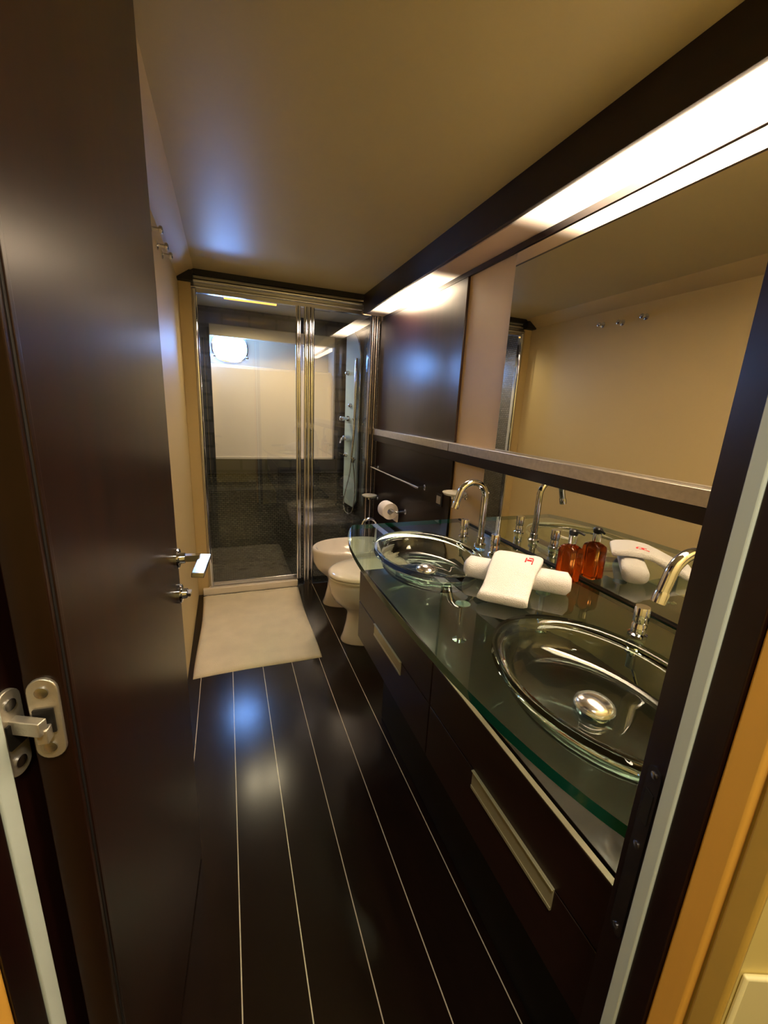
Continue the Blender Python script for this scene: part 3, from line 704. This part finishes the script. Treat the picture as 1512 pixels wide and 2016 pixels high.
for bi, c in enumerate(BAS):
    prof_ = [(1.12, .840), (1.08, .8394), (1.045, .8375), (1.012, .834), (.985, .8285), (.965, .820), (.950, .808), (.932, .794), (.90, .781), (.84, .771), (.72, .763), (.50, .758), (.30, .7552), (.14, .754)]
    outp = [(.14, .743), (.30, .7442), (.50, .7465), (.76, .7525), (.90, .762), (.965, .777), (.99, .793), (1.008, .807), (1.03, .8145), (1.07, .8190), (1.12, .820)]
    rings = [[(x, y, z) for x, y in ell(c, s)] for s, z in prof_ + outp]
    # the drain part of the bowl stays round
    bm = bmesh.new(); loft(bm, rings, False, False)
    bs = obj('basin', bm, bowl_glass, ct, smooth=60)
    bs['label'] = 'clear oval glass basin'
    bm = bmesh.new(); lathe(bm, [(.024, -.0435), (.024, -.012), (.034, -.0105), (.034, -.003), (.02, 0)], (c[0], c[1], .745), 28)
    dr = obj('drain_fitting', bm, chrome, bs)
    bm = bmesh.new(); lathe(bm, [(.012, 0), (.012, .006), (.038, .008), (.0415, .011), (.040, .018), (.033, .0245), (.022, .0295), (.010, .032), (.001, .0325)], (c[0], c[1], .752), 32); obj('drain_plug', bm, lever_m, bs)
for x, y in ((.615, .915), (.905, .915)):
    bm = bmesh.new(); lathe(bm, [(.020, .7005), (.020, .704), (.008, .706), (.008, .812), (.022, .814), (.022, .8195)], (x, y, 0), 24); obj('support_post', bm, chrome, ct)

obj('back_seal', B(1.058, 1.0685, 0.25, 1.69, .8405, .8435), dark_gap, ct)
# ------------------------------------------------------------------ taps
def basin_tap(cy, lab):
    t = thing('basin_tap', lab, 'tap', (.935, cy, .841), 'basin taps along the mirror')
    bm = bmesh.new()
    lathe(bm, [(.023, 0), (.023, .005), (.017, .009), (.0165, .03), (.013, .033), (.0125, .06)], (.935, cy, .841), 28)
    pts = [Vector((.935, cy, .88)), Vector((.935, cy, .98)), Vector((.935, cy, 1.035))] + arc((.876, cy, 1.037), .059, 0.05, PI * .93, 20, (1, 0, 0), (0, 0, 1))
    e = pts[-1]; d = (pts[-1] - pts[-2]).normalized()
    pts += [e + d * .02, e + d * .045]
    tube(bm, pts, .0125, 18)
    tube(bm, [e + d * .030, e + d * .034, e + d * .055], [.0128, .0142, .0142], 18)
    obj('spout', bm, chrome, t)
    for s in (-1, 1):
        bm = bmesh.new()
        lathe(bm, [(.022, 0), (.022, .006), (.0165, .009), (.0165, .030), (.0145, .033), (.0145, .036), (.0175, .038), (.0175, .074), (.016, .077)], (.925, cy + s * .108, .841), 28)
        obj('tap_knob', bm, chrome, t)
        bm = bmesh.new(); lathe(bm, [(.011, 0), (.011, .05), (.017, .052), (.017, .0695)], (.925, cy + s * .108, .750), 20); obj('valve_body', bm, chrome, t)
    bm = bmesh.new(); lathe(bm, [(.012, 0), (.012, .06), (.020, .062), (.020, .0695)], (.935, cy, .750), 20)
    tube(bm, smooth([Vector((.935, cy, .76)), Vector((.945, cy - .01, .72)), Vector((.968, cy + .01, .64)), Vector((.975, cy + .05, .60)), Vector((.968, cy + .09, .64)), Vector((.945, cy + .105, .72)), Vector((.925, cy + .108, .765))]), .005, 10)
    obj('supply_pipe', bm, chrome, t)
basin_tap(1.315, 'tall chrome gooseneck tap with two round knobs behind the far basin')
basin_tap(.505, 'tall chrome gooseneck tap with two round knobs behind the near basin')

# ------------------------------------------------------------------ amber soap bottle
bc = Vector((1.018, .940, .841))
bt = thing('pump_bottle', 'amber square shouldered pump bottle with black top standing by the mirror', 'bottle', bc)
def rrect(hx, hy, r, z, n=6):
    out = []
    for sx, sy, a0 in ((1, 1, 0), (-1, 1, PI / 2), (-1, -1, PI), (1, -1, 1.5 * PI)):
        for k in range(n + 1):
            a = a0 + PI / 2 * k / n
            out.append((bc.x + sx * (hx - r) + r * math.cos(a), bc.y + sy * (hy - r) + r * math.sin(a), bc.z + z))
    return out
bm = bmesh.new()
loft(bm, [rrect(.024, .029, .008, 0.000), rrect(.026, .031, .009, .004), rrect(.0262, .0315, .009, .06), rrect(.026, .031, .010, .100), rrect(.024, .029, .011, .110), rrect(.017, .020, .011, .117), rrect(.0115, .0115, .011, .120), rrect(.0115, .0115, .011, .124)])
obj('bottle_body', bm, amber, bt, smooth=50)
bm = bmesh.new(); lathe(bm, [(.0125, .1245), (.0125, .150), (.011, .152)], bc, 24); obj('collar', bm, chrome, bt)
bm = bmesh.new(); lathe(bm, [(.013, .1525), (.014, .156), (.014, .166), (.010, .170)], bc, 24)
tube(bm, [bc + Vector((0, 0, .163)), bc + Vector((.006, -.020, .164)), bc + Vector((.010, -.034, .160))], [.005, .0045, .0035], 12); obj('pump_head', bm, black_pl, bt)

# ------------------------------------------------------------------ towels
ra, rb = Vector((.705, 1.060, .872)), Vector((.935, .842, .872))
ax = (rb - ra).normalized(); pr = Vector((0, 0, 1)).cross(ax).normalized()
bm = bmesh.new(); rings = []; NR = 48; NS = 26
for i in range(NS + 1):
    s = i / NS
    e = min(s, 1 - s); k = min(1, (e * 30 + 0.55)) if e < .015 else 1
    ring = []
    for j in range(NR):
        a = 2 * PI * j / NR
        rr_ = .0305 * k * (1 + .10 * max(0, math.cos(a - .7)) ** 6)
        cx = 1.28 * math.copysign(abs(math.cos(a)) ** .8, math.cos(a)); cz = math.copysign(abs(math.sin(a)) ** .8, math.sin(a))
        p = ra.lerp(rb, s) + pr * (rr_ * cx) + Vector((0, 0, rr_ * cz))
        p += Vector((0, 0, 1)) * .002 * noise.noise(p * 40)
        p.z = max(p.z, .8415)
        ring.append(p)
    rings.append(ring)
loft(bm, rings)
tw = thing('rolled_towel', 'rolled white hand towel lying under the folded one on the glass', 'towel', (ra + rb) / 2 - Vector((0, 0, .031)))
obj('towel_roll', bm, terry, tw, smooth=70)
# folded towel draped over it
ft = thing('folded_towel', 'folded white face towel with small red mark draped over the rolled towel', 'towel', (.75, .89, .842))
path = [Vector((.868, 1.000, .905)), Vector((.855, .985, .914)), Vector((.830, .962, .919)), Vector((.800, .935, .917)), Vector((.768, .908, .905)), Vector((.735, .878, .885)), Vector((.705, .852, .868)), Vector((.682, .832, .858))]
path = smooth(path, 4)
bm = bmesh.new(); rings = []
for i, p in enumerate(path):
    t_ = (path[min(i + 1, len(path) - 1)] - path[max(i - 1, 0)]).normalized()
    side = ax.copy(); nrm = side.cross(t_).normalized()
    if nrm.z < 0: nrm = -nrm
    u = i / (len(path) - 1)
    hw = .069 + .004 * math.sin(u * 6); th = .013 + .003 * u
    endk = min(1, min(u * 14 + .45, (1 - u) * 26 + .55))
    th *= endk
    n = 30; ring = []
    for j in range(n):
        a = 2 * PI * j / n; ca, sa = math.cos(a), math.sin(a)
        q = p + side * (hw * math.copysign(abs(ca) ** .35, ca)) + nrm * (th * math.copysign(abs(sa) ** .55, sa))
        q += Vector((0, 0, 1)) * .0025 * noise.noise(q * 35)
        q.z = max(q.z, .8415)
        ring.append(q)
    rings.append(ring)
loft(bm, rings)
ftb = obj('towel_cloth', bm, terry, ft, smooth=70)
# red embroidered mark near the upper right corner
def on_towel(u, v, h=.0162):
    i = u * (len(path) - 1); k = int(i); p = path[k].lerp(path[min(k + 1, len(path) - 1)], i - k)
    t_ = (path[min(k + 1, len(path) - 1)] - path[max(k - 1, 0)]).normalized(); nrm = ax.cross(t_).normalized()
    if nrm.z < 0: nrm = -nrm
    return p + ax * v + nrm * h
bm = bmesh.new()
for u0, u1, v0, v1 in ((.36, .45, .026, .030), (.395, .425, .031, .045), (.37, .47, .046, .049), (.345, .365, .034, .047)):
    top_ = [on_towel(u0, v0), on_towel(u0, v1), on_towel(u1, v1), on_towel(u1, v0)]
    bot_ = [p - Vector((0, 0, .003)) for p in top_]
    tm = bmesh.new(); loft(tm, [bot_, top_]); merge(bm, tm)
obj('embroidery', bm, red_m, ft)
